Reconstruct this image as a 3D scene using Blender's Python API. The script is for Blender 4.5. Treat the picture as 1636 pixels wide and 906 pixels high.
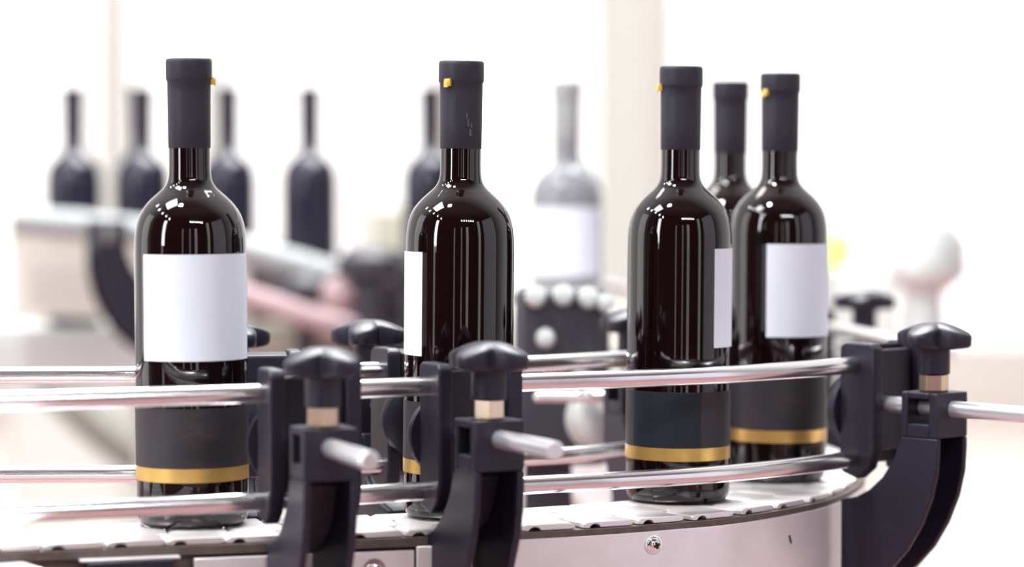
import bpy, bmesh, math, random
from mathutils import Vector, Matrix
random.seed(7)
PI = math.pi
R = math.radians
scene = bpy.context.scene
COL = scene.collection
for o in list(bpy.data.objects):
    bpy.data.objects.remove(o)

# ------------------------------------------------------------------ camera
F = 4400.0                       # focal length in pixels of the 1636 px frame
cam_data = bpy.data.cameras.new('camera')
cam_data.sensor_width = 36
cam_data.lens = F / 1636 * 36
cam_data.clip_start = 0.05
cam_data.clip_end = 100
cam = bpy.data.objects.new('camera', cam_data)
COL.objects.link(cam)
cam.location = (0, 0, 0.228)
cam.rotation_euler = (R(90 - 2.29), 0, 0)
cam_data.dof.use_dof = True
cam_data.dof.focus_distance = 1.84
cam_data.dof.aperture_fstop = 3.0
scene.camera = cam

# ------------------------------------------------------------------ view and world
scene.view_settings.view_transform = 'Standard'
scene.view_settings.look = 'None'
scene.view_settings.gamma = 1
scene.view_settings.use_curve_mapping = False
scene.view_settings.exposure = 0.0

world = bpy.data.worlds.new('hall_daylight')
scene.world = world
world.use_nodes = True
wn = world.node_tree
wn.nodes.clear()
w_out = wn.nodes.new('ShaderNodeOutputWorld')
w_bg = wn.nodes.new('ShaderNodeBackground')
w_tc = wn.nodes.new('ShaderNodeTexCoord')
w_sep = wn.nodes.new('ShaderNodeSeparateXYZ')
w_ry = wn.nodes.new('ShaderNodeValToRGB')          # daylight side of the hall is +Y, the dim side -Y
w_ry.color_ramp.elements[0].position = 0.18
w_ry.color_ramp.elements[0].color = (0.085, 0.042, 0.042, 1)
w_ry.color_ramp.elements[1].position = 0.66
w_ry.color_ramp.elements[1].color = (1.1, 1.08, 1.08, 1)
e = w_ry.color_ramp.elements.new(0.42); e.color = (0.11, 0.075, 0.075, 1)
w_rz = wn.nodes.new('ShaderNodeValToRGB')          # slightly brighter towards the zenith
w_rz.color_ramp.elements[0].position = 0.80
w_rz.color_ramp.elements[0].color = (0, 0, 0, 1)
w_rz.color_ramp.elements[1].position = 0.93
w_rz.color_ramp.elements[1].color = (0.16, 0.13, 0.14, 1)
mp = lambda: wn.nodes.new('ShaderNodeMapRange')
m1, m2 = mp(), mp()
for m in (m1, m2):
    m.inputs['From Min'].default_value = -1
    m.inputs['From Max'].default_value = 1
w_add = wn.nodes.new('ShaderNodeMixRGB'); w_add.blend_type = 'ADD'; w_add.inputs[0].default_value = 1
L = wn.links.new
L(w_tc.outputs['Generated'], w_sep.inputs[0])
L(w_sep.outputs['Y'], m1.inputs['Value']); L(m1.outputs[0], w_ry.inputs[0])
L(w_sep.outputs['Z'], m2.inputs['Value']); L(m2.outputs[0], w_rz.inputs[0])
L(w_ry.outputs[0], w_add.inputs[1]); L(w_rz.outputs[0], w_add.inputs[2])
L(w_add.outputs[0], w_bg.inputs[0])
w_bg.inputs[1].default_value = 1.0
L(w_bg.outputs[0], w_out.inputs[0])

def area(name, loc, target, size, power, color=(1, 1, 1), size_y=None):
    d = bpy.data.lights.new(name, 'AREA')
    d.energy = power; d.color = color; d.size = size
    if size_y:
        d.shape = 'RECTANGLE'; d.size_y = size_y
    o = bpy.data.objects.new(name, d); COL.objects.link(o)
    o.location = loc
    v = Vector(target) - Vector(loc)
    o.rotation_euler = v.to_track_quat('-Z', 'Y').to_euler()
    return o
# daylight of the side windows, and unseen fill and rim lights added for brightness
area('side_window_light', (-3.4, -0.8, 1.3), (-0.2, 1.8, 0.1), 0.45, 68, (0.90, 0.97, 1.0), 2.2)
area('rear_fill_light', (-0.3, 5.0, 3.8), (-0.3, 7.5, -0.5), 2.5, 420, (1.0, 0.98, 0.96), 4.0)  # unseen light added to brighten the far floor and background
area('top_rim_light', (0.3, 3.6, 3.0), (0.05, 1.9, 0.1), 1.6, 130, (0.92, 0.98, 1.0), 1.0)  # unseen rim light added to brighten the knob tops from behind
area('mid_fill_light', (-0.9, 1.2, 3.1), (-0.35, 3.4, 0.1), 0.3, 95, (1.0, 0.99, 0.96), 0.3)  # unseen light added to lift the backlit far objects
area('left_fill_light', (-0.75, 1.75, 1.25), (-0.45, 1.75, 0.0), 0.35, 9, (1.0, 1.0, 1.0), 0.35)  # unseen light added to bleach the rails and chain at left

# ------------------------------------------------------------------ materials
def mat(name, color, rough=0.5, metal=0.0, noise=0.0, scale=30, spec=0.5, coat=0.0, bump=0.0, emis=None, emis_s=0, ior=None):
    m = bpy.data.materials.new(name); m.use_nodes = True
    nt = m.node_tree; b = nt.nodes['Principled BSDF']
    b.inputs['Base Color'].default_value = (*color, 1)
    b.inputs['Roughness'].default_value = rough
    b.inputs['Metallic'].default_value = metal
    b.inputs['Specular IOR Level'].default_value = spec
    b.inputs['Coat Weight'].default_value = coat
    if ior: b.inputs['IOR'].default_value = ior
    if emis:
        b.inputs['Emission Color'].default_value = (*emis, 1)
        b.inputs['Emission Strength'].default_value = emis_s
    if noise or bump:
        tc = nt.nodes.new('ShaderNodeTexCoord'); n = nt.nodes.new('ShaderNodeTexNoise')
        n.inputs['Scale'].default_value = scale; n.inputs['Detail'].default_value = 5
        nt.links.new(tc.outputs['Object'], n.inputs['Vector'])
        if noise:
            mx = nt.nodes.new('ShaderNodeMixRGB'); mx.blend_type = 'MIX'
            mx.inputs[1].default_value = (*[c * (1 - noise) for c in color], 1)
            mx.inputs[2].default_value = (*[min(1, c * (1 + noise)) for c in color], 1)
            nt.links.new(n.outputs['Fac'], mx.inputs[0]); nt.links.new(mx.outputs[0], b.inputs['Base Color'])
        if bump:
            bp = nt.nodes.new('ShaderNodeBump'); bp.inputs['Strength'].default_value = bump
            bp.inputs['Distance'].default_value = 0.0006
            nt.links.new(n.outputs['Fac'], bp.inputs['Height']); nt.links.new(bp.outputs[0], b.inputs['Normal'])
    return m

M = {}
M['glass'] = mat('dark_wine_glass', (0.005, 0.0012, 0.0016), 0.03, spec=0.62)
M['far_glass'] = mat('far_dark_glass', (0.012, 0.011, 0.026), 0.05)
M['hazed_glass'] = mat('hazed_glass', (0.24, 0.25, 0.27), 0.10)  # haze in front of the bottle, put into a lighter glass colour
M['capsule'] = mat('matt_capsule', (0.021, 0.019, 0.032), 0.50, noise=0.12, scale=900, spec=0.35)
M['white_paper'] = mat('white_label_paper', (0.74, 0.79, 0.88), 0.65, noise=0.02, scale=20)
M['gold'] = mat('gold_foil', (0.62, 0.40, 0.12), 0.38, metal=0.75, noise=0.12, scale=600)
M['tab'] = mat('gold_tab', (0.85, 0.55, 0.10), 0.4, metal=0.3)
M['steel'] = mat('polished_steel_rod', (0.80, 0.78, 0.79), 0.22, metal=1.0, noise=0.05, scale=60)
M['rod'] = mat('bright_steel_rod', (0.85, 0.85, 0.90), 0.28, metal=0.8)
M['plastic'] = mat('black_moulded_plastic', (0.013, 0.011, 0.024), 0.42, spec=0.4, noise=0.25, scale=300, bump=0.25)
M['plastic_far'] = mat('dark_far_plastic', (0.035, 0.032, 0.045), 0.5)
M['brass'] = mat('brass_nut', (0.74, 0.58, 0.44), 0.28, metal=1.0)
M['link'] = mat('steel_chain_link', (0.86, 0.82, 0.83), 0.32, metal=0.4, noise=0.06, scale=90)
M['plate'] = mat('brushed_steel_plate', (0.83, 0.80, 0.82), 0.36, metal=0.4, noise=0.10, scale=45)
M['wear'] = mat('dark_wear_strip', (0.10, 0.075, 0.065), 0.5, noise=0.5, scale=150)
M['pale_metal'] = mat('pale_machine_metal', (0.62, 0.65, 0.64), 0.4, metal=0.3)
M['chrome'] = mat('chrome', (0.9, 0.9, 0.9), 0.12, metal=1.0)
M['wall'] = mat('cream_wall', (0.86, 0.82, 0.78), 0.8, noise=0.03, scale=2)
M['frame'] = mat('window_frame_paint', (0.80, 0.81, 0.80), 0.6)
M['daylight'] = mat('window_daylight', (0.9, 0.9, 0.9), 0.5, emis=(0.985, 0.98, 0.975), emis_s=1.0)
M['side_window'] = mat('shaded_window', (0.5, 0.5, 0.55), 0.5, emis=(0.80, 0.78, 0.95), emis_s=0.42)
M['lamp'] = mat('lamp_glow', (1, 1, 1), 0.5, emis=(0.93, 0.97, 1.0), emis_s=30)
M['green'] = mat('green_signal_lens', (0.5, 0.85, 0.15), 0.4, emis=(0.62, 1.0, 0.25), emis_s=0.9)
M['pink'] = mat('pale_pink_carton', (0.42, 0.30, 0.32), 0.7)
M['tube_grey'] = mat('grey_machine_tube', (0.34, 0.36, 0.365), 0.5)
M['mauve'] = mat('dull_mauve_panel', (0.13, 0.115, 0.125), 0.6, noise=0.35, scale=9)
M['guard'] = mat('pale_guard_sheet', (0.70, 0.70, 0.63), 0.6, noise=0.15, scale=7)
M['leaf'] = mat('dull_green_paint', (0.36, 0.37, 0.29), 0.6)
M['hose'] = mat('dark_green_hose', (0.16, 0.15, 0.13), 0.5)
M['void'] = mat('recess_shade_black', (0.008, 0.007, 0.010), 0.6)  # painted shade for the screw recesses
M['debris'] = mat('green_glass_chip', (0.06, 0.09, 0.03), 0.5)

# far terracotta floor with tile joints, overexposure put into its cream colour
def floor_mat():
    m = bpy.data.materials.new('overexposed_floor'); m.use_nodes = True
    nt = m.node_tree; b = nt.nodes['Principled BSDF']
    tc = nt.nodes.new('ShaderNodeTexCoord'); br = nt.nodes.new('ShaderNodeTexBrick')
    br.inputs['Scale'].default_value = 2.2; br.offset = 0
    br.inputs['Color1'].default_value = (0.84, 0.76, 0.68, 1)
    br.inputs['Color2'].default_value = (0.86, 0.79, 0.72, 1)
    br.inputs['Mortar'].default_value = (0.86, 0.80, 0.78, 1)
    br.inputs['Mortar Size'].default_value = 0.01
    nt.links.new(tc.outputs['Object'], br.inputs['Vector'])
    nt.links.new(br.outputs['Color'], b.inputs['Base Color'])
    b.inputs['Roughness'].default_value = 0.35
    return m
M['floor'] = floor_mat()
M['red_floor'] = mat('red_epoxy_floor', (0.33, 0.18, 0.18), 0.4, noise=0.15, scale=3)

# dark lower label with a faint worn brownish print
def dark_label_mat(name, smudge, panel):
    m = bpy.data.materials.new(name); m.use_nodes = True
    nt = m.node_tree; b = nt.nodes['Principled BSDF']; N = nt.nodes.new; K = nt.links.new
    b.inputs['Roughness'].default_value = 0.52
    b.inputs['Specular IOR Level'].default_value = 0.35
    tc = N('ShaderNodeTexCoord')
    n = N('ShaderNodeTexNoise'); n.inputs['Scale'].default_value = 260; n.inputs['Detail'].default_value = 6
    mp = N('ShaderNodeMapping'); mp.inputs['Scale'].default_value = (0.5, 0.5, 1.6)
    K(tc.outputs['Object'], mp.inputs[0]); K(mp.outputs[0], n.inputs['Vector'])
    r = N('ShaderNodeValToRGB'); r.color_ramp.elements[0].position = 0.50; r.color_ramp.elements[1].position = 0.72
    K(n.outputs['Fac'], r.inputs[0])
    # the print sits around object angle 0 (the -Y side) at mid height
    g = N('ShaderNodeTexGradient'); g.gradient_type = 'SPHERICAL'
    mp2 = N('ShaderNodeMapping'); mp2.vector_type = 'TEXTURE'
    mp2.inputs['Location'].default_value = (0.004, -0.034, 0.060)
    mp2.inputs['Scale'].default_value = (0.034, 0.06, 0.017)
    K(tc.outputs['Object'], mp2.inputs[0]); K(mp2.outputs[0], g.inputs['Vector'])
    mul = N('ShaderNodeMath'); mul.operation = 'MULTIPLY'
    K(r.outputs[0], mul.inputs[0]); K(g.outputs['Fac'], mul.inputs[1])
    mul2 = N('ShaderNodeMath'); mul2.operation = 'MULTIPLY'; mul2.inputs[1].default_value = smudge
    K(mul.outputs[0], mul2.inputs[0])
    mx = N('ShaderNodeMixRGB')
    mx.inputs[1].default_value = panel
    mx.inputs[2].default_value = (0.11, 0.065, 0.035, 1)
    K(mul2.outputs[0], mx.inputs[0]); K(mx.outputs[0], b.inputs['Base Color'])
    return m
M['dark_label'] = dark_label_mat('charcoal_label_paper', 0.4, (0.027, 0.023, 0.029, 1))
M['dark_panel'] = mat('blue_black_label_panel', (0.008, 0.013, 0.020), 0.55, spec=0.3)

# ------------------------------------------------------------------ mesh helpers
def link(name, bm, m, parent=None, smooth=True, bevel=0.0, seg=2, loc=None, rot=None, angle=40):
    me = bpy.data.meshes.new(name)
    bmesh.ops.recalc_face_normals(bm, faces=bm.faces)
    bm.to_mesh(me); bm.free()
    me.materials.append(m)
    o = bpy.data.objects.new(name, me); COL.objects.link(o)
    if parent: o.parent = parent
    if loc: o.location = loc
    if rot: o.rotation_euler = rot
    if smooth:
        for p in me.polygons: p.use_smooth = True
        me.set_sharp_from_angle(angle=R(angle))
    if bevel:
        b = o.modifiers.new('bevel', 'BEVEL'); b.width = bevel; b.segments = seg
        b.limit_method = 'ANGLE'; b.angle_limit = R(35); b.harden_normals = False
    return o

def thing(name, label, cat, loc=(0, 0, 0), rz=0, group=None):
    o = bpy.data.objects.new(name, None); COL.objects.link(o)
    o.empty_display_size = 0.02
    o.location = loc; o.rotation_euler = (0, 0, rz)
    return tag(o, label, cat, group)
def tag(o, label, cat, group=None, kind=None):
    o['label'] = label; o['category'] = cat
    if group: o['group'] = group
    if kind: o['kind'] = kind
    return o
def struct(o):
    o['kind'] = 'structure'; return o

def box(bm, x0, x1, y0, y1, z0, z1, M4=None):
    vs = [bm.verts.new((x, y, z)) for x in (x0, x1) for y in (y0, y1) for z in (z0, z1)]
    for f in ((0, 1, 3, 2), (4, 6, 7, 5), (0, 4, 5, 1), (2, 3, 7, 6), (0, 2, 6, 4), (1, 5, 7, 3)):
        bm.faces.new([vs[i] for i in f])
    if M4: bmesh.ops.transform(bm, matrix=M4, verts=vs)
    return vs

def lathe(bm, prof, n=48, M4=None, cap=True):
    rings = []; allv = []
    for r, z in prof:
        if r < 1e-6:
            v = bm.verts.new((0, 0, z)); rings.append([v]); allv.append(v)
        else:
            ring = [bm.verts.new((r * math.cos(2 * PI * i / n), r * math.sin(2 * PI * i / n), z)) for i in range(n)]
            rings.append(ring); allv += ring
    for a, b in zip(rings, rings[1:]):
        if len(a) == 1 and len(b) == 1: continue
        for i in range(n):
            j = (i + 1) % n
            if len(a) == 1: bm.faces.new((a[0], b[i], b[j]))
            elif len(b) == 1: bm.faces.new((a[i], a[j], b[0]))
            else: bm.faces.new((a[i], a[j], b[j], b[i]))
    if cap:
        for ring in (rings[0], rings[-1]):
            if len(ring) > 1: bm.faces.new(ring)
    if M4: bmesh.ops.transform(bm, matrix=M4, verts=allv)
    return allv

def extrude_poly(bm, pts, w0, w1, axis='x'):
    """pts in the plane across axis; extruded from w0 to w1 along axis"""
    def P(p, w):
        return (w, p[0], p[1]) if axis == 'x' else ((p[0], w, p[1]) if axis == 'y' else (p[0], p[1], w))
    a = [bm.verts.new(P(p, w0)) for p in pts]; b = [bm.verts.new(P(p, w1)) for p in pts]
    n = len(pts)
    bm.faces.new(a); bm.faces.new(list(reversed(b)))
    for i in range(n):
        j = (i + 1) % n
        bm.faces.new((a[i], a[j], b[j], b[i]))
    return a + b

def catmull(pts, per=14):
    P = [Vector(p) for p in pts]
    P = [P[0] * 2 - P[1]] + P + [P[-1] * 2 - P[-2]]
    out = []
    for i in range(1, len(P) - 2):
        a, b, c, d = P[i - 1], P[i], P[i + 1], P[i + 2]
        for k in range(per):
            t = k / per
            out.append(0.5 * ((2 * b) + (c - a) * t + (2 * a - 5 * b + 4 * c - d) * t * t + (3 * b - a - 3 * c + d) * t ** 3))
    out.append(P[-2].copy())
    return out

def tube(bm, path, r, n=20, cap=True):
    rings = []
    for i, p in enumerate(path):
        t = (path[min(i + 1, len(path) - 1)] - path[max(i - 1, 0)]).normalized()
        up = Vector((0, 0, 1)) if abs(t.z) < 0.95 else Vector((0, 1, 0))
        s = t.cross(up).normalized(); u = s.cross(t).normalized()
        rings.append([bm.verts.new(p + s * (r * math.cos(2 * PI * k / n)) + u * (r * math.sin(2 * PI * k / n))) for k in range(n)])
    for a, b in zip(rings, rings[1:]):
        for i in range(n):
            j = (i + 1) % n; bm.faces.new((a[i], a[j], b[j], b[i]))
    if cap:
        bm.faces.new(rings[0]); bm.faces.new(list(reversed(rings[-1])))

class Path:
    """arc-length lookup on a smooth path in plan"""
    def __init__(s, pts, per=24):
        s.p = catmull(pts, per); s.l = [0]
        for a, b in zip(s.p, s.p[1:]): s.l.append(s.l[-1] + (b - a).length)
    def at(s, d):
        d = max(0, min(d, s.l[-1] - 1e-6))
        import bisect
        i = min(max(bisect.bisect_right(s.l, d) - 1, 0), len(s.p) - 2)
        t = (d - s.l[i]) / (s.l[i + 1] - s.l[i])
        return s.p[i].lerp(s.p[i + 1], t)
    def head(s, d):
        v = s.at(d + 0.01) - s.at(d - 0.01) if 0.01 < d < s.l[-1] - .011 else (s.at(d + 0.01) - s.at(d) if d <= 0.01 else s.at(d) - s.at(d - 0.01))
        return math.atan2(v.y, v.x)
    def near(s, x, y):
        return min(range(len(s.p)), key=lambda i: (s.p[i].x - x) ** 2 + (s.p[i].y - y) ** 2)

def _nop(): pass
def copy_tree(o, parent=None):
    c = o.copy(); COL.objects.link(c)
    if parent: c.parent = parent
    for ch in list(o.children): copy_tree(ch, c)
    return c

# ------------------------------------------------------------------ setting
FZ = -0.85
bm = bmesh.new(); box(bm, -9, 9, 6.2, 13, FZ - 0.1, FZ)
struct(link('floor', bm, M['floor'], smooth=False))
bm = bmesh.new(); box(bm, -9, 9, -8, 6.2, FZ - 0.1, FZ)
struct(link('floor', bm, M['red_floor'], smooth=False))
WY = 12.0
bm = bmesh.new()
box(bm, -9, 9, WY, WY + 0.2, FZ, -0.55)                 # parapet below the windows
box(bm, -9, 9, WY, WY + 0.2, 4.2, 4.8)
xs = [-9, -5.2, -2.62, -0.62, 1.02, 2.2, 5.2, 9]
MW = 0.07
for x in (-9, -5.2, -3.4, -1.75, -0.32, 0.62, 2.9, 5.2):
    box(bm, x, x + MW, WY, WY + 0.2, -0.55, 4.2)
struct(link('wall_back', bm, M['wall'], smooth=False))
xw = []
_xs = (-9, -5.2, -3.4, -1.75, -0.32, 0.62, 2.9, 5.2, 9)
for a, b in zip(_xs, _xs[1:]): xw += [a + MW, b]
for i in range(0, len(xw), 2):
    a, b = xw[i], xw[i + 1]
    k = i // 2 + 1
    bm = bmesh.new()
    box(bm, a, b, WY + 0.06, WY + 0.10, -0.55, -0.51); box(bm, a, b, WY + 0.06, WY + 0.10, 4.16, 4.2)
    box(bm, a, a + 0.03, WY + 0.06, WY + 0.10, -0.51, 4.16); box(bm, b - 0.03, b, WY + 0.06, WY + 0.10, -0.51, 4.16)
    fr = struct(link('window_%d' % k, bm, M['frame'], smooth=False))
    bm = bmesh.new(); box(bm, a + 0.03, b - 0.03, WY + 0.075, WY + 0.085, -0.51, 4.16)
    link('pane', bm, M['daylight'], fr, smooth=False)

# ------------------------------------------------------------------ wine bottle
BR = 0.0363
def bottle_profile():
    p = [(0, 0.004), (0.020, 0.003), (0.0285, 0.0006), (0.0312, 0.0), (0.0335, 0.0010), (0.0351, 0.0032), (0.0360, 0.0065), (BR, 0.0105)]
    p += [(BR, z) for z in (0.03, 0.06, 0.10, 0.14, 0.174)]
    sh = [(0.0360, 0.1860), (0.0349, 0.1940), (0.0331, 0.2000), (0.0303, 0.2050), (0.0262, 0.2100), (0.0213, 0.2145), (0.0172, 0.2183), (0.0148, 0.2222), (0.0138, 0.2264), (0.0135, 0.2320)]
    pts = catmull([(r, z, 0) for r, z in [p[-1]] + sh], 5)
    p += [(v.x, v.y) for v in pts[1:]]
    p += [(0.0135, 0.245), (0.0134, 0.300), (0, 0.300)]
    return p
def label_patch(a0, a1, z0, z1, r, n=40, t=0.00025):
    """a curved rectangular label; angles measured from the -Y side, positive towards +X"""
    bm = bmesh.new(); cols = []
    for i in range(n + 1):
        a = R(a0 + (a1 - a0) * i / n)
        c = []
        for rr in (r, r + t):
            for z in (z0, z1):
                c.append(bm.verts.new((rr * math.sin(a), -rr * math.cos(a), z)))
        cols.append(c)
    for a, b in zip(cols, cols[1:]):
        bm.faces.new((a[2], b[2], b[3], a[3])); bm.faces.new((a[0], a[1], b[1], b[0]))
        bm.faces.new((a[1], a[3], b[3], b[1])); bm.faces.new((a[0], b[0], b[2], a[2]))
    bm.faces.new((cols[0][0], cols[0][2], cols[0][3], cols[0][1]))
    bm.faces.new((cols[-1][0], cols[-1][1], cols[-1][3], cols[-1][2]))
    return bm

def make_bottle(name='wine_bottle', glass='glass'):
    t = thing(name, '', 'bottle')
    bm = bmesh.new(); lathe(bm, bottle_profile(), 96); link('glass', bm, M[glass], t, angle=60)
    bm = bmesh.new()
    lathe(bm, [(0.0138, 0.2440), (0.01385, 0.2441), (0.01400, 0.262), (0.01415, 0.2800), (0.01418, 0.2872), (0.01485, 0.2882),
               (0.01505, 0.2892), (0.01505, 0.2990), (0.0149, 0.3010), (0.0140, 0.3020), (0, 0.3020)], 64)
    cp = link('capsule', bm, M['capsule'], t, angle=50)
    # gold pull tab, a folded strip tip at angle 0 of the capsule
    bm = bmesh.new()
    box(bm, -0.0022, 0.0022, -0.0166, -0.0142, 0.2850, 0.2898)
    box(bm, -0.0021, 0.0012, -0.0174, -0.0165, 0.2842, 0.2886)
    link('pull_tab', bm, M['tab'], cp, bevel=0.0002)
    link('white_label', label_patch(-67, 67, 0.1078, 0.1760, BR + 0.0001), M['white_paper'], t)
    dl = link('lower_label', label_patch(-172, 172, 0.0392, 0.0775, BR + 0.0001, 90), M['dark_label'], t)
    link('gold_band', label_patch(-172, 172, 0.0300, 0.0390, BR + 0.00012, 90), M['gold'], dl)
    return t
def kid(o, name):
    return next(c for c in o.children if c.name.split('.')[0] == name)
def pose_bottle(o, X, Y, label_deg, tab_deg, label, group=None, z=0, lean=0, low_deg=0):
    o.location = (X, Y, z + 0.0003); o.rotation_euler = (0, R(lean), 0)
    kid(o, 'white_label').rotation_euler.z = R(label_deg)
    kid(o, 'capsule').rotation_euler.z = R(tab_deg)
    kid(o, 'lower_label').rotation_euler.z = R(low_deg)
    o['label'] = label
    if group: o['group'] = group
G1 = 'dark wine bottles on the conveyor'
proto = make_bottle()
def px(x, d): return (x - 818) * d / F
b1 = proto
b2, b3, b4, b5 = [copy_tree(proto) for _ in range(4)]
pose_bottle(b1, px(308, 1.794), 1.787, 18.5, 93, 'dark wine bottle at the left with its square white label facing the viewer', G1, low_deg=6, lean=-0.25)
pose_bottle(b2, px(731, 1.836), 1.828, -108, -34, 'dark wine bottle behind the middle clamp, white label turned away to its left side', G1, lean=0.55, low_deg=18)
pose_bottle(b3, px(1082, 1.927), 1.919, 105, -76, 'dark wine bottle with a sliver of white label on its right side', G1, lean=0.4)
pose_bottle(b4, px(1241, 2.056), 2.048, 47.5, -50, 'rightmost dark wine bottle with half its white label showing, behind the curved rails', G1, lean=0.3)
pose_bottle(b5, px(1163, 2.24), 2.230, 190, 150, 'blurred wine bottle seen only by its neck and shoulder between the two right bottles', G1, z=0.0, lean=0.2)
# smear of dried glue on the capsule of the second bottle
bm = bmesh.new()
def smear(zc, ac, rz_, ra, n=14):
    # an irregular thin blob on the curved foil
    r_ = 0.01432
    c = bm.verts.new((r_ * math.sin(R(ac)), -r_ * math.cos(R(ac)), zc)); ring = []
    for i in range(n):
        k = 0.7 + 0.5 * random.random(); t = 2 * PI * i / n
        a = R(ac + ra * k * math.cos(t)); ring.append(bm.verts.new((r_ * math.sin(a), -r_ * math.cos(a), zc + rz_ * k * math.sin(t))))
    for i in range(n): bm.faces.new((c, ring[i], ring[(i + 1) % n]))
for q in ((0.2545, 27, 0.0030, 4), (0.2605, 21, 0.0028, 3), (0.2595, 30, 0.0020, 3.5), (0.2655, 17, 0.0022, 2)):
    smear(*q)
M['smear'] = mat('dried_glue', (0.075, 0.078, 0.095), 0.6, noise=0.5, scale=500)
sm = link('glue_smear', bm, M['smear'], kid(b2, 'capsule'), rot=(0, 0, R(34)))
# blue-black rectangle on the lower label of the third bottle
link('label_panel', label_patch(-60, 22, 0.0396, 0.0768, BR + 0.0004, 30, 0.0001), M['dark_panel'], kid(b3, 'lower_label'))

# ------------------------------------------------------------------ guide rails
def ramp(y):                                  # the line climbs a little beyond the bend
    t = max(0, min(1, (y - 2.42) / 0.25)); return 0.018 * t * t * (3 - 2 * t)
outer_xy = [(-0.52, 1.575), (-0.42, 1.605), (-0.305, 1.640), (-0.270, 1.652), (-0.198, 1.680), (-0.1538, 1.700), (-0.0728, 1.746), (0.009, 1.787), (0.0752, 1.818),
            (0.150, 1.862), (0.2393, 1.950), (0.288, 2.05), (0.307, 2.16), (0.3035, 2.275), (0.278, 2.41), (0.225, 2.55), (0.165, 2.68), (0.11, 2.83), (0.06, 3.05)]
inner_xy = [(-0.52, 1.842), (-0.42, 1.848), (-0.303, 1.855), (-0.254, 1.857), (-0.17, 1.876), (-0.077, 1.908), (0.037, 1.978), (0.082, 2.018), (0.120, 2.065),
            (0.138, 2.13), (0.136, 2.22), (0.122, 2.32), (0.085, 2.44), (0.03, 2.57), (-0.02, 2.70), (-0.06, 2.83), (-0.10, 3.05)]
ZU, ZL, RR = 0.092, 0.025, 0.0060
outer = Path([(x, y, 0) for x, y in outer_xy]); inner = Path([(x, y, 0) for x, y in inner_xy])
def rail(path, z, label, dz=0):
    bm = bmesh.new()
    n = int(path.l[-1] / 0.012)
    pts = []
    for i in range(n + 1):
        p = path.at(path.l[-1] * i / n); pts.append(Vector((p.x, p.y, z + ramp(p.y))))
    tube(bm, pts, RR, 24)
    return tag(link('guide_rail', bm, M['steel'], angle=50), label, 'rail', 'steel guide rails')
rail(outer, ZU, 'upper front steel guide rail curving along the near side of the bottles')
rail(outer, ZL, 'lower front steel guide rail just above the chain on the near side')
rail(inner, ZU, 'upper rear steel guide rail running behind the bottles')
rail(inner, ZL, 'lower rear steel guide rail running behind the bottles just above the chain')

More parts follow.
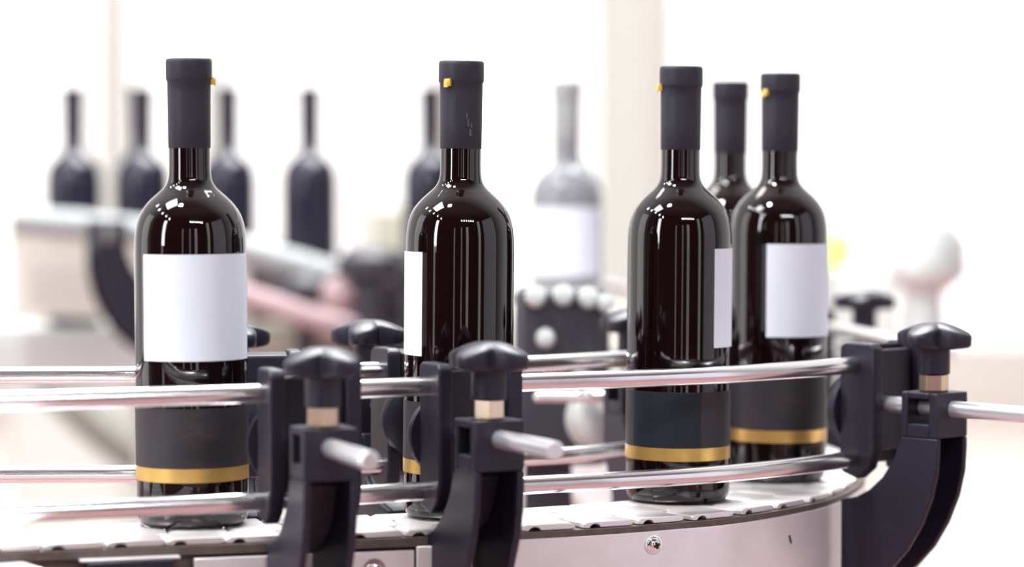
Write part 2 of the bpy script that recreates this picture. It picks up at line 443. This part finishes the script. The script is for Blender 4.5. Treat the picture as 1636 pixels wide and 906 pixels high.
# ------------------------------------------------------------------ rail clamps (x along the rail, -y outward, z up)
def star(nl, r0, r1, n, ph):
    pts = []
    for i in range(n):
        a = 2 * PI * i / n
        c = 0.5 + 0.5 * math.cos(nl * (a - ph))
        r = r0 + (r1 - r0) * (c ** 0.75)
        pts.append((r, a))
    return pts
def make_clamp():
    t = thing('rail_clamp', '', 'clamp')
    # rail block: two end cheeks with a channel between, open to the outside, rails pass through it
    bm = bmesh.new()
    z0, z1 = 0.0105, 0.1075
    prof = [(-0.010, z0 + 0.004), (-0.012, z0 + 0.012), (-0.012, z1 - 0.003), (-0.008, z1), (0.016, z1), (0.020, z1 - 0.004), (0.020, z0 + 0.022), (0.015, z0 + 0.008), (0.005, z0)]
    P = [(-v, z) for v, z in prof]
    extrude_poly(bm, P, -0.0165, -0.0065); extrude_poly(bm, P, 0.0330, 0.0425)
    back = [(0.012, z0 + 0.012), (0.012, z1 - 0.003), (-0.004, z1 - 0.001), (-0.004, z0 + 0.010)]
    extrude_poly(bm, back, -0.0064, 0.0329)
    box(bm, -0.0064, 0.0329, -0.0135, -0.0080, z0 + 0.020, z1 - 0.005)
    rb = link('rail_block', bm, M['plastic'], t, bevel=0.0016, seg=3)
    # round boss between the rails on the bottle side
    bm = bmesh.new()
    lathe(bm, [(0, 0), (0.0272, 0), (0.0275, 0.004), (0.0265, 0.0075), (0.021, 0.0105), (0, 0.0115)], 48,
          Matrix.Translation((0.005, 0.0121, 0.0585)) @ Matrix.Rotation(R(-90), 4, 'X'))
    link('boss', bm, M['plastic'], rb)
    # cross rod
    bm = bmesh.new()
    lathe(bm, [(0, 0), (0.0048, 0), (0.0058, 0.001), (0.0058, 0.150), (0, 0.150)], 32,
          Matrix.Translation((0, -0.155, 0.0640)) @ Matrix.Rotation(R(-90), 4, 'X'))
    link('cross_rod', bm, M['rod'], t)
    # bracket: hollow head with side windows, then a curved channel arm down to the conveyor
    bm = bmesh.new()
    u = 0.0170
    box(bm, -u, u, -0.0765, -0.0690, 0.044, 0.0755)          # outer wall
    box(bm, -u, u, -0.0500, -0.0445, 0.044, 0.0755)          # inner wall
    box(bm, -u, u, -0.0689, -0.0501, 0.0710, 0.0755)
    box(bm, -u, u, -0.0689, -0.0501, 0.044, 0.0535)
    outer_edge = [(0.0765, 0.0439), (0.0765, 0.036), (0.0755, 0.020), (0.071, 0.002), (0.062, -0.018), (0.050, -0.036), (0.034, -0.052), (0.012, -0.066), (-0.010, -0.072)]
    inner_edge = [(-0.010, -0.005), (0.004, -0.002), (0.016, 0.004), (0.028, 0.014), (0.037, 0.026), (0.043, 0.040), (0.0445, 0.0439)]
    poly = [(-v, z) for v, z in outer_edge + inner_edge]
    extrude_poly(bm, poly, -u, -u + 0.0045); extrude_poly(bm, poly, u - 0.0045, u)
    ins = [(v + 0.0055 * (1 if v > 0.02 else 0.4), z - 0.005) for v, z in inner_edge]
    web = [(-v, z) for v, z in inner_edge] + [(-v, z) for v, z in reversed(ins)]
    extrude_poly(bm, web, -u + 0.0046, u - 0.0046)
    br = link('bracket', bm, M['plastic'], t, bevel=0.0010)
    # fixing bolt inside the channel
    bm = bmesh.new()
    lathe(bm, [(0, 0), (0.0075, 0), (0.0085, 0.001), (0.0085, 0.003), (0.0058, 0.0032), (0.0058, 0.007), (0.0045, 0.0085), (0.002, 0.0078), (0, 0.0078)], 24,
          Matrix.Translation((0.0, 0.0, -0.030)) @ Matrix.Rotation(R(90), 4, 'X'))
    link('fixing_bolt', bm, M['chrome'], br)
    # lock nut, sleeve, knob
    V = -0.0600
    bm = bmesh.new(); lathe(bm, [(0.0098, 0.0756), (0.0104, 0.0765), (0.0104, 0.0870), (0.0098, 0.0876)], 6, Matrix.Translation((0, V, 0)) @ Matrix.Rotation(R(8), 4, 'Z'))
    link('lock_nut', bm, M['brass'], t, bevel=0.0003, smooth=False)
    bm = bmesh.new(); lathe(bm, [(0.0105, 0.0877), (0.0112, 0.0884), (0.0112, 0.1045), (0.0120, 0.1085)], 40, Matrix.Translation((0, V, 0)))
    link('sleeve', bm, M['plastic'], t)
    bm = bmesh.new()
    n = 96; rows = [(0.50, 0.1048), (0.88, 0.1050), (0.95, 0.1056), (0.985, 0.1066), (1.0, 0.1195), (0.985, 0.1208), (0.95, 0.1214), (0.84, 0.1220), (0.60, 0.1232), (0.35, 0.1240)]
    rings = []
    S = star(4, 0.0150, 0.0288, n, R(45 + 5))
    for f, z in rows:
        ring = []
        for r, a in S:
            rr = r * f if f > 0.8 else 0.0150 * f + (r - 0.0150) * f * 0.9
            droop = -0.0058 * (rr / 0.0288) ** 2 if z > 0.115 else (0.0022 * (rr / 0.0288) ** 2)
            ring.append(bm.verts.new((rr * math.cos(a), V + rr * math.sin(a), z + droop)))
        rings.append(ring)
    for a, b in zip(rings, rings[1:]):
        for i in range(n):
            j = (i + 1) % n; bm.faces.new((a[i], a[j], b[j], b[i]))
    bm.faces.new(rings[0]); bm.faces.new(rings[-1])
    link('knob', bm, M['plastic'], t, angle=70)
    return t
GC = 'black rail clamps with star knobs'
c0 = make_clamp()
def put_clamp(o, x, y, deg, label, z=0.0, s=1.0, kang=0, mir=1):
    o.location = (x, y, z); o.rotation_euler = (0, 0, R(deg)); o.scale = (s * mir, s, s)
    k = kid(o, 'knob'); k.matrix_local = Matrix.Identity(4); kid(o, 'rail_block').location.x = 0
    if kang:
        # turn the knob about its own axis
        V = Vector((0, -0.06, 0)); Rm = Matrix.Translation(V) @ Matrix.Rotation(R(kang), 4, 'Z') @ Matrix.Translation(-V)
        k.matrix_local = Rm
    o['label'] = label; o['group'] = GC
    return o
def d_at(x, d): return (x - 818) * d / F
put_clamp(c0, -0.1342, 1.711, 20.0, 'left one of the two black star-knob clamps in front of the bottles', kang=-25)
kid(c0, 'rail_block').location.x = -0.006
put_clamp(copy_tree(c0), -0.0397, 1.763, 25.0, 'black star-knob clamp in front of the second bottle, nearest the middle', kang=-20)
put_clamp(copy_tree(c0), 0.2545, 1.968, 43.0, 'black star-knob clamp at the right where the conveyor bends, curved arm seen from its side', kang=-42)
put_clamp(copy_tree(c0), -0.186, 1.872, 190, 'black clamp behind the leftmost bottle, only the end of its knob showing', kang=20, mir=-1)
put_clamp(copy_tree(c0), -0.0755, 1.908, 206, 'black clamp behind the rails, its knob just left of the second bottle', kang=-10, mir=-1)
put_clamp(copy_tree(c0), 0.118, 2.062, 205, 'black clamp behind the third bottle, knob tip peeping out on its left', kang=10, mir=-1)
put_clamp(copy_tree(c0), 0.262, 2.45, 114, 'blurred black clamp on the far side of the bend, beyond the rightmost bottle')

# ------------------------------------------------------------------ chain
edge_xy = [(-0.62, 1.585), (-0.45, 1.642), (-0.276, 1.692), (-0.19, 1.718), (-0.07, 1.752), (0.039, 1.790), (0.10, 1.823), (0.1527, 1.861), (0.218, 1.948), (0.258, 2.06),
           (0.272, 2.16), (0.268, 2.27), (0.242, 2.39), (0.195, 2.52), (0.135, 2.65), (0.085, 2.79), (0.035, 3.0)]
W = 0.088
edge = Path([(x, y, 0) for x, y in edge_xy])
n = 160; cen = []
for i in range(n + 1):
    d = edge.l[-1] * i / n; p = edge.at(d); h = edge.head(d)
    cen.append((p.x - math.sin(h) * W / 2, p.y + math.cos(h) * W / 2, 0))
center = Path(cen, 1)
PITCH = 0.0381
def make_link():
    bm = bmesh.new()
    def prof(x0, x1):
        t = 0.0030
        return [(x0 + 0.0035, 0), (x1 - 0.0022, 0), (x1, -0.0012), (x1 + 0.0002, -0.0030), (x1 - 0.003, -t - 0.0008), (x0 + 0.0130, -t - 0.0008), (x0 + 0.0120, -0.0022),
                (x0 + 0.0100, -0.0014), (x0 + 0.0078, -0.0014), (x0 + 0.0058, -0.0024), (x0 + 0.0045, -t - 0.0010), (x0, -0.0036), (x0 + 0.0006, -0.0012)]
    h = W / 2
    for (v0, v1, off) in ((-h, -h * 0.36, 0), (-h * 0.355, h * 0.355, 0.0085), (h * 0.36, h, 0)):
        extrude_poly(bm, prof(-PITCH / 2 + off, PITCH / 2 + off - 0.0010), v0, v1, 'y')
    return bm
chain = thing('conveyor_chain', 'flat-top steel link chain carrying the wine bottles around the bend', 'conveyor chain', (0, 0, 0))
nl = int(center.l[-1] / PITCH)
l0 = link('chain_link', make_link(), M['link'], chain, bevel=0.0003, seg=1)
for i in range(nl):
    o = l0 if i == 0 else l0.copy()
    if i: COL.objects.link(o); o.parent = chain
    d = (i + 0.5) * PITCH + 0.006; p = center.at(d); h = center.head(d)
    o.location = (p.x, p.y, -0.0002 + ramp(p.y)); o.rotation_euler = (0, 0, h)
# second chain joining from the lower left, seen only by its corner
ch2 = thing('feeder_chain', 'bright flat-top steel chain cut by the lower left corner of the picture', 'conveyor chain', (0, 0, 0))
dirv = Vector((0.52, -0.854, 0)); nrm = Vector((-0.854, -0.52, 0))
for i in range(7):
    o = l0.copy(); COL.objects.link(o); o.parent = ch2
    p = Vector((-0.286, 1.655, -0.009)) + nrm * (W / 2 + 0.001) + dirv * (PITCH * (i - 0.2))
    o.location = p; o.rotation_euler = (0, 0, math.atan2(dirv.y, dirv.x))

bm = bmesh.new()
box(bm, -0.03, 0.25, -W / 2 + 0.004, W / 2 - 0.004, -0.10, -0.0145, Matrix.Translation(Vector((-0.286, 1.655, 0)) + nrm * (W / 2 + 0.001)) @ Matrix.Rotation(math.atan2(dirv.y, dirv.x), 4, 'Z'))
link('bed', bm, M['plate'], ch2, bevel=0.001)
q = Vector((-0.286, 1.655, 0)) + nrm * (W / 2) + dirv * 0.12
bm = bmesh.new(); box(bm, q.x - 0.02, q.x + 0.02, q.y - 0.02, q.y + 0.02, FZ, -0.10)
link('leg', bm, M['plate'], ch2, bevel=0.002)

# ------------------------------------------------------------------ conveyor frame
fr = thing('conveyor', 'curved steel conveyor frame under the link chain', 'conveyor', (0.0, 1.85, FZ))
def ribbon(name, path, d0, d1, off, z0, z1, th, m, parent, step=0.012, bevel=0.0):
    """upright strip following a path; off = distance outward of the path"""
    bm = bmesh.new(); n = max(2, int((d1 - d0) / step)); rows = []
    for i in range(n + 1):
        d = d0 + (d1 - d0) * i / n; p = path.at(d); h = path.head(d)
        nx, ny = math.sin(h), -math.cos(h)
        dz = ramp(p.y)
        row = []
        for o_, z in ((off, z0), (off, z1), (off + th, z1), (off + th, z0)):
            row.append(bm.verts.new((p.x + nx * o_, p.y + ny * o_, z + dz)))
        rows.append(row)
    for a, b in zip(rows, rows[1:]):
        for k in range(4):
            j = (k + 1) % 4; bm.faces.new((a[k], a[j], b[j], b[k]))
    bm.faces.new(rows[0]); bm.faces.new(rows[-1])
    o = link(name, bm, m, None, bevel=bevel)
    if parent:
        o.parent = parent; o.matrix_parent_inverse = Matrix.Translation(-Vector(parent.location))
    return o
def dnear(path, x, y):
    return path.l[path.near(x, y)]
dA = dnear(edge, -0.030, 1.764)
dM = dnear(edge, -0.147, 1.73)
dL = dnear(edge, -0.203, 1.71)
E = edge.l[-1]
ribbon('side_plate', edge, dA + 0.002, E, 0.0015, -0.095, -0.0085, 0.003, M['plate'], fr, bevel=0.0006)
ribbon('side_plate', edge, dM - 0.055, dA - 0.035, 0.004, -0.095, -0.012, 0.003, M['plate'], fr, bevel=0.0006)
ribbon('side_plate', edge, dA - 0.034, dA + 0.001, 0.007, -0.095, -0.0095, 0.003, M['plate'], fr, bevel=0.0006)
ribbon('wear_strip', edge, 0, E, -0.014, -0.010, -0.0044, 0.018, M['wear'], fr)
ribbon('rear_side_plate', edge, 0, E, -W - 0.004, -0.095, -0.008, 0.003, M['plate'], fr)
ribbon('bed', edge, 0.0, E, -W, -0.09, -0.0115, W - 0.002, M['wear'], fr)
# folded steel corner bracket at the left
bm = bmesh.new()
pL = edge.at(dL); hL = edge.head(dL)
Mx = Matrix.Translation((pL.x, pL.y, 0)) @ Matrix.Rotation(hL, 4, 'Z')
box(bm, -0.062, -0.009, -0.016, -0.0135, -0.06, -0.011, Mx)
box(bm, -0.062, -0.009, -0.0135, -0.004, -0.0135, -0.011, Mx)
o = link('corner_bracket', bm, M['plastic'], None, bevel=0.0006); o.parent = fr; o.matrix_parent_inverse = Matrix.Translation(-Vector(fr.location))
bm = bmesh.new()
box(bm, -0.066, -0.004, -0.0125, -0.0035, -0.0108, -0.0095, Mx)
o = link('steel_edge', bm, M['plate'], None, bevel=0.0003); o.parent = fr; o.matrix_parent_inverse = Matrix.Translation(-Vector(fr.location))
# legs
for (x, y) in ((-0.42, 1.69), (0.16, 1.96), (0.05, 2.85)):
    bm = bmesh.new(); box(bm, x - 0.02, x + 0.02, y - 0.02, y + 0.02, FZ + 0.012, -0.09); box(bm, x - 0.045, x + 0.045, y - 0.045, y + 0.045, FZ, FZ + 0.012)
    o = link('leg', bm, M['plate'], None, bevel=0.002); o.parent = fr; o.matrix_parent_inverse = Matrix.Translation(-Vector(fr.location))
# screws
def screw(xp, yp, off, r, kind):
    # xp, z on the front plate
    i = min(range(len(edge.p)), key=lambda i: abs(818 + F * edge.p[i].x / (edge.p[i].y) - xp) + (100 if edge.p[i].y > 2.1 else 0))
    d = edge.l[i]; h = edge.head(d); p = edge.p[i]
    P = Vector((p.x + math.sin(h) * off, p.y - math.cos(h) * off, yp))
    Mx = Matrix.Translation(P) @ Matrix.Rotation(h, 4, 'Z') @ Matrix.Rotation(R(90), 4, 'X')
    bm = bmesh.new()
    if kind == 'cross':
        lathe(bm, [(r * 1.16, 0), (r * 1.16, 0.0009), (r, 0.001), (r * 0.97, 0.0018), (r * 0.75, 0.0034), (r * 0.4, 0.0043), (0, 0.0046)], 32, Mx)
        o = link('screw', bm, M['chrome'], None)
        bm = bmesh.new()
        Mr = Mx @ Matrix.Rotation(R(20), 4, 'Z')
        box(bm, -r * 0.42, r * 0.42, -r * 0.15, r * 0.15, 0.003, 0.0049, Mr); box(bm, -r * 0.15, r * 0.15, -r * 0.42, r * 0.42, 0.003, 0.0049, Mr)
        c = link('cross_recess', bm, M['void'], None, smooth=False)  # raised black cross standing in for the shaded recess
    else:
        lathe(bm, [(r * 1.7, 0), (r * 1.7, 0.0012), (r, 0.0013), (r, 0.006), (r * 0.9, 0.0068), (r * 0.6, 0.007)], 32, Mx)
        o = link('screw', bm, M['chrome'], None)
        bm = bmesh.new(); lathe(bm, [(r * 0.6, 0.0066), (r * 0.6, 0.0071)], 6, Mx)
        c = link('socket', bm, M['void'], None, smooth=False)  # black disc standing in for the shaded socket hole
    o.parent = fr; o.matrix_parent_inverse = Matrix.Translation(-Vector(fr.location))
    c.parent = o
screw(1036, -0.0175, 0.0045, 0.0056, 'cross')
screw(597, -0.0240, 0.0070, 0.0046, 'socket')
screw(352, -0.0340, 0.0070, 0.0046, 'socket')
i = min(range(len(edge.p)), key=lambda i: abs(818 + F * edge.p[i].x / (edge.p[i].y) - 1253) + (100 if edge.p[i].y > 2.1 else 0))
p = edge.p[i]; h = edge.head(edge.l[i])
bm = bmesh.new(); box(bm, -0.0008, 0.0008, -0.0004, 0.0004, -0.003, 0.003, Matrix.Translation((p.x + math.sin(h) * 0.0049, p.y - math.cos(h) * 0.0049, -0.0255)) @ Matrix.Rotation(h, 4, 'Z') @ Matrix.Rotation(R(-25), 4, 'Y'))
tag(link('glass_chip', bm, M['debris'], smooth=False), 'tiny dark green chip stuck to the curved steel plate at right', 'chip')

# pin with a rounded tip behind the rails, between second and third bottle
t = thing('stop_pin', 'steel stop pin with a dark holder behind the rails between second and third bottles', 'pin', (0.052, 2.185, 0.0))
bm = bmesh.new(); lathe(bm, [(0, 0), (0.002, 0.0004), (0.0045, 0.003), (0.0045, 0.062), (0, 0.062)], 20, Matrix.Translation((-0.035, 0, 0.050)) @ Matrix.Rotation(R(90), 4, 'Y'))
link('pin', bm, M['steel'], t)
bm = bmesh.new(); box(bm, 0.0275, 0.040, -0.010, 0.012, -0.85, 0.062); link('holder', bm, M['plastic'], t, bevel=0.002)

# ------------------------------------------------------------------ lamps of the hall (above and behind the viewer)
def lamp(x, y, z, label, r=0.10, power=40):
    t = thing('bay_lamp', label, 'lamp', (x, y, z), 0, 'bay lamps of the hall')
    bm = bmesh.new(); lathe(bm, [(r * 1.35, 0), (r * 1.0, 0.12), (r * 0.4, 0.2), (r * 0.3, 0.3), (0, 0.3)], 32, cap=False); link('shade', bm, M['pale_metal'], t)
    bm = bmesh.new(); lathe(bm, [(0, -0.14), (r * 0.5, -0.12), (r * 0.75, -0.07), (r * 0.5, -0.01), (0, 0.0)], 24); link('bulb', bm, M['lamp'], t)
    ld = bpy.data.lights.new('bulb_light', 'POINT'); ld.energy = power; ld.color = (0.94, 0.97, 1.0); ld.shadow_soft_size = 0.05
    lo = bpy.data.objects.new('bulb_light', ld); COL.objects.link(lo); lo.parent = t; lo.location = (0, 0, -0.21)
    bm = bmesh.new(); lathe(bm, [(0.01, 0.3), (0.01, 4.4 - z)], 8); link('stem', bm, M['pale_metal'], t)
for k in range(6):
    lamp(0.35 + k * 0.42, -2.4 + 0.05 * k, 2.9, 'bay lamp hanging in the row behind the viewer')
for k in range(5):
    lamp(-2.6, -0.6 + k * 0.9, 2.7, 'bay lamp hanging in the row on the left side', power=26)
# tall lit windows in the hall behind the viewer: they streak down the glass
for k, (x, y, w, a) in enumerate(((3.2, -1.6, 0.35, 60), (3.9, 0.2, 2.2, 85), (0.5, -5.0, 0.16, 0), (-3.9, -1.0, 0.30, -75), (1.9, -4.6, 0.5, 22), (-1.3, -5, 0.18, -10), (-4.2, 2.7, 1.5, 90))):
    bm = bmesh.new(); hw = w / 2
    Mx = Matrix.Translation((x, y, 0)) @ Matrix.Rotation(R(a), 4, 'Z')
    box(bm, -hw - 0.06, -hw, -0.04, 0.04, FZ, 2.6, Mx); box(bm, hw, hw + 0.06, -0.04, 0.04, FZ, 2.6, Mx); box(bm, -hw, hw, -0.04, 0.04, 2.5, 2.6, Mx); box(bm, -hw, hw, -0.04, 0.04, FZ, -0.5, Mx)
    f = struct(link('window_%d' % (k + 9), bm, M['frame'], smooth=False))
    bm = bmesh.new(); box(bm, -hw, hw, -0.01, 0.01, -0.5, 2.5, Mx)
    link('pane', bm, M['side_window'] if w > 2 else M['daylight'], f, smooth=False)

# ------------------------------------------------------------------ background line with more bottles
def at(x, y, d):
    a = math.atan((y - 453) / F) + R(2.29)
    dd = d
    return Vector(((x - 818) * d / F, d, 0.228 - math.tan(a) * d))
D2 = 3.5
BZ = 0.035
far = thing('far_conveyor', 'blurred pale conveyor carrying dark bottles in the left background', 'conveyor', (-0.4, D2, FZ))
def part(name, bm, m, parent, **k):
    o = link(name, bm, m, None, **k); o.parent = parent; o.matrix_parent_inverse = Matrix.Translation(-Vector(parent.location)); return o
bm = bmesh.new(); box(bm, -1.3, -0.06, D2 - 0.06, D2 + 0.06, BZ - 0.012, BZ); part('belt', bm, M['pale_metal'], far)
bm = bmesh.new(); box(bm, -1.3, -0.06, D2 - 0.075, D2 - 0.068, BZ - 0.075, BZ - 0.012); part('side_plate', bm, M['pale_metal'], far)
for x in (-1.1, -0.45, -0.1):
    bm = bmesh.new(); box(bm, x - 0.025, x + 0.025, D2 - 0.03, D2 + 0.03, FZ, BZ - 0.012); part('leg', bm, M['pale_metal'], far)
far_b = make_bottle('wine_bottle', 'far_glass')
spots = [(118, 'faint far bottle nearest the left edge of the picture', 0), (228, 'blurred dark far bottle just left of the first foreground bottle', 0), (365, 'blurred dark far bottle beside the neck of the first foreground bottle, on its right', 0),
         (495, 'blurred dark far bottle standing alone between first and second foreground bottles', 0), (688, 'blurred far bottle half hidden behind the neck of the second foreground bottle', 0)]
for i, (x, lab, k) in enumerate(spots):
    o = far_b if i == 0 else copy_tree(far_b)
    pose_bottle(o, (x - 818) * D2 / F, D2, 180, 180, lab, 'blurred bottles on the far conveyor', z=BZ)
# the haze-painted bottle with its white label on the climbing part of the line
pb = make_bottle('wine_bottle', 'hazed_glass')
pose_bottle(pb, (905 - 818) * 2.75 / F, 2.75, -8, 150, 'blurred bottle painted pale for haze, with a white label between second and third foreground bottles', None, z=ramp(2.75))
kid(pb, 'capsule').data = kid(pb, 'capsule').data.copy(); kid(pb, 'capsule').data.materials[0] = M['tube_grey']  # capsule greyed to go with the painted haze
kid(pb, 'lower_label').data = kid(pb, 'lower_label').data.copy(); kid(pb, 'lower_label').data.materials[0] = M['plastic_far']
pb['group'] = 'bottles beyond the bend'

# drive unit beside the bend: dark housing with bright round caps
drv = thing('drive_unit', 'dark blurred drive unit with a row of shiny caps behind second and third bottles', 'machine', (0.03, 2.31, FZ))
a = at(822, 462, 2.27); b = at(975, 745, 2.27)
bm = bmesh.new(); box(bm, a.x, b.x, 2.27, 2.35, b.z, a.z); part('housing', bm, M['plastic_far'], drv, bevel=0.008)
bm = bmesh.new(); box(bm, 0.01, 0.05, 2.29, 2.33, FZ, b.z); part('post', bm, M['plastic_far'], drv)
for x, y, r_ in ((856, 476, 0.0085), (900, 474, 0.0085), (940, 478, 0.0085), (968, 486, 0.0075), (872, 542, 0.008)):
    q = at(x, y, 2.268); bm = bmesh.new()
    lathe(bm, [(r_, 0), (r_, 0.010), (r_ * 0.8, 0.015), (0, 0.017)], 24, Matrix.Translation(q + Vector((0, 0.002, 0))) @ Matrix.Rotation(R(80), 4, 'X')); part('cap', bm, M['pale_metal'], drv)
q = at(962, 668, 2.23); bm = bmesh.new()
lathe(bm, [(0.0, -0.015), (0.024, -0.015), (0.028, -0.010), (0.028, 0.015), (0.020, 0.022), (0, 0.024)], 40, Matrix.Translation(q) @ Matrix.Rotation(R(80), 4, 'X') @ Matrix.Rotation(R(20), 4, 'Y'))
part('motor_cover', bm, M['pale_metal'], drv)

# left background: curved dark bracket, pale tube, dark fittings
c = copy_tree(c0)
put_clamp(c, -0.405, 3.2, -62, 'large blurred dark curved bracket left of the first bottle', z=0.088, s=1.15)
del_k = [ch for ch in c.children if ch.name.split('.')[0] in ('knob', 'sleeve', 'lock_nut', 'cross_rod', 'rail_block')]
for ch in del_k:
    for g in list(ch.children): bpy.data.objects.remove(g)
    bpy.data.objects.remove(ch)
def bar(name, label, cat, x0, y0, x1, y1, d, r, m, d2=None):
    bm = bmesh.new(); A = at(x0, y0, d); B = at(x1, y1, d2 or d)
    tube(bm, [A, A.lerp(B, 0.5), B], r, 20)
    return tag(link(name, bm, M[m], angle=50), label, cat)
bm = bmesh.new()
tube(bm, catmull([at(20, 352, 3.3), at(150, 362, 3.3), at(300, 380, 3.3), at(400, 402, 3.3), at(532, 440, 3.3)], 8), 0.017, 20)
tag(link('pale_tube', bm, M['tube_grey']), 'thick pale tube slanting down in front of the far bottles, out of focus', 'tube')
bm = bmesh.new()
pp = [at(x, y, 3.38) for x, y in ((20, 360), (150, 368), (300, 386), (400, 408), (400, 520), (230, 510), (20, 500))]
extrude_poly(bm, [(p.x, p.z) for p in pp], 3.36, 3.38, 'y')
tag(link('guard_panel', bm, M['guard'], smooth=False), 'pale guard panel hiding the feet of the far bottles', 'panel')
bm = bmesh.new()
pp = [at(x, y, 3.38) for x, y in ((402, 410), (640, 452), (640, 570), (402, 560))]
extrude_poly(bm, [(p.x, p.z) for p in pp], 3.36, 3.38, 'y')
tag(link('equipment_cover', bm, M['mauve'], smooth=False), 'dull dark panel behind the knob clamps between first and second bottles', 'machine cover')
bar('pale_tube', 'second pale tube, lower and blurred, between first and second bottles', 'tube', 380, 470, 600, 540, 3.25, 0.014, 'pink')
bar('machine_tube', 'pale green machine tube low behind the left clamp', 'tube', 390, 545, 545, 528, 3.3, 0.020, 'leaf')
# dark fittings
def fitting(x, y, d, w, h, label, m='plastic_far', name='machine_fitting'):
    t = thing(name, label, 'machine fitting', at(x, y, d))
    bm = bmesh.new(); lathe(bm, [(w * 0.5, -h * 0.9), (w * 0.42, -h * 0.3), (w * 0.7, -h * 0.15), (w, 0), (w, h * 0.5), (w * 0.7, h * 0.8), (0, h * 0.9)], 28); link('body', bm, M[m], t)
    bm = bmesh.new(); lathe(bm, [(w * 0.38, -h * 3), (w * 0.38, -h * 0.9)], 20); link('stem', bm, M[m], t)
fitting(480, 415, 3.65, 0.045, 0.03, 'dark blurred fitting under the lone far bottle')
fitting(590, 436, 3.2, 0.036, 0.036, 'dark blurred fitting left of the second bottle')
fitting(650, 445, 3.2, 0.02, 0.04, 'dark blurred fitting touching the left outline of the second bottle')
fitting(488, 472, 3.28, 0.03, 0.03, 'dark blurred fitting low between first and second bottles')
bm = bmesh.new(); a = at(566, 440, 3.27); b = at(650, 560, 3.27); box(bm, a.x, b.x, 3.27, 3.33, FZ, a.z)
tag(link('machine_post', bm, M['plastic_far'], bevel=0.01), 'dark blurred upright machine post left of the second bottle', 'post')
bm = bmesh.new(); lathe(bm, [(0, -0.022), (0.014, -0.018), (0.022, 0), (0.014, 0.018), (0, 0.022)], 20, Matrix.Translation(at(541, 470, 3.2)))
tag(link('round_cap', bm, M['pink']), 'small round pinkish cap glowing between first and second bottles', 'cap')
# right background
fitting(1480, 440, 3.4, 0.05, 0.08, 'pale grey blurred fitting at the far right behind the bend', 'pale_metal')
t = thing('signal_lamp', 'round yellow-green signal lamp blurred beside the rightmost bottle', 'lamp', at(1330, 400, 3.6), 0, None)
bm = bmesh.new(); lathe(bm, [(0, -0.025), (0.02, -0.022), (0.028, 0), (0.022, 0.02), (0, 0.028)], 24); link('lens', bm, M['green'], t)
bm = bmesh.new(); lathe(bm, [(0.008, -0.6), (0.008, -0.026)], 12); link('stem', bm, M['pale_metal'], t)
t = thing('push_button', 'bright green push button seen between the rails right of the last bottle', 'button', at(1327, 688, 2.75), 0, None)
bm = bmesh.new(); lathe(bm, [(0, 0), (0.015, 0), (0.016, 0.003), (0.016, 0.01), (0, 0.012)], 24, Matrix.Rotation(R(90), 4, 'X')); link('lens', bm, M['green'], t)
bm = bmesh.new(); box(bm, -0.03, 0.03, 0.001, 0.05, -0.3, 0.025); link('housing', bm, M['pale_metal'], t, bevel=0.003)
bm = bmesh.new(); a = at(1330, 440, 7); b = at(1450, 540, 7); box(bm, a.x, b.x, 7, 7.5, FZ, a.z)
tag(link('machine_cabinet', bm, M['pale_metal'], bevel=0.02), 'pale machine cabinet far behind at the right', 'cabinet')
# hose low on the left behind the rails
bm = bmesh.new()
tube(bm, catmull([at(40, 560, 4.6), at(100, 625, 4.5), at(170, 690, 4.4), at(250, 745, 4.3), at(330, 790, 4.2)], 8), 0.035, 18)
tag(link('machine_hose', bm, M['hose']), 'dull dark hose slanting down behind the left rails', 'hose')

# pale building columns and cabinets far behind, seen only as soft tones
def column(x0, x1, y0, y1, d, m, label, cat='column', name='hall_column', dep=0.3):
    a = at(x0, y0, d); b = at(x1, y1, d); bm = bmesh.new()
    box(bm, a.x, b.x, d, d + dep, FZ, a.z)
    tag(link(name, bm, M[m], bevel=0.01), label, cat)
M['white_paint'] = mat('white_painted_column', (0.55, 0.55, 0.53), 0.6)
column(318, 352, -300, 900, 8.5, 'white_paint', 'pale far hall column rising behind the neck of the first bottle')
column(560, 590, -300, 900, 9.5, 'white_paint', 'pale thin far hall column midway between first and second bottles')
column(950, 1050, -300, 900, 10.0, 'white_paint', 'broad pale far hall column left of the third bottle')
column(150, 185, -300, 900, 9.0, 'white_paint', 'pale far hall column at the left of the first bottle')
column(10, 190, 430, 900, 6.5, 'white_paint', 'pale far machine cabinet low at the left edge', 'cabinet', 'machine_cabinet', 0.5)
column(600, 700, 330, 900, 5.5, 'leaf', 'pale green far cabinet behind the second bottle', 'cabinet', 'machine_cabinet', 0.4)
column(700, 1000, 500, 900, 6.0, 'guard', 'low cream far cabinet seen under the rails between second and third bottles', 'cabinet', 'machine_cabinet', 0.4)
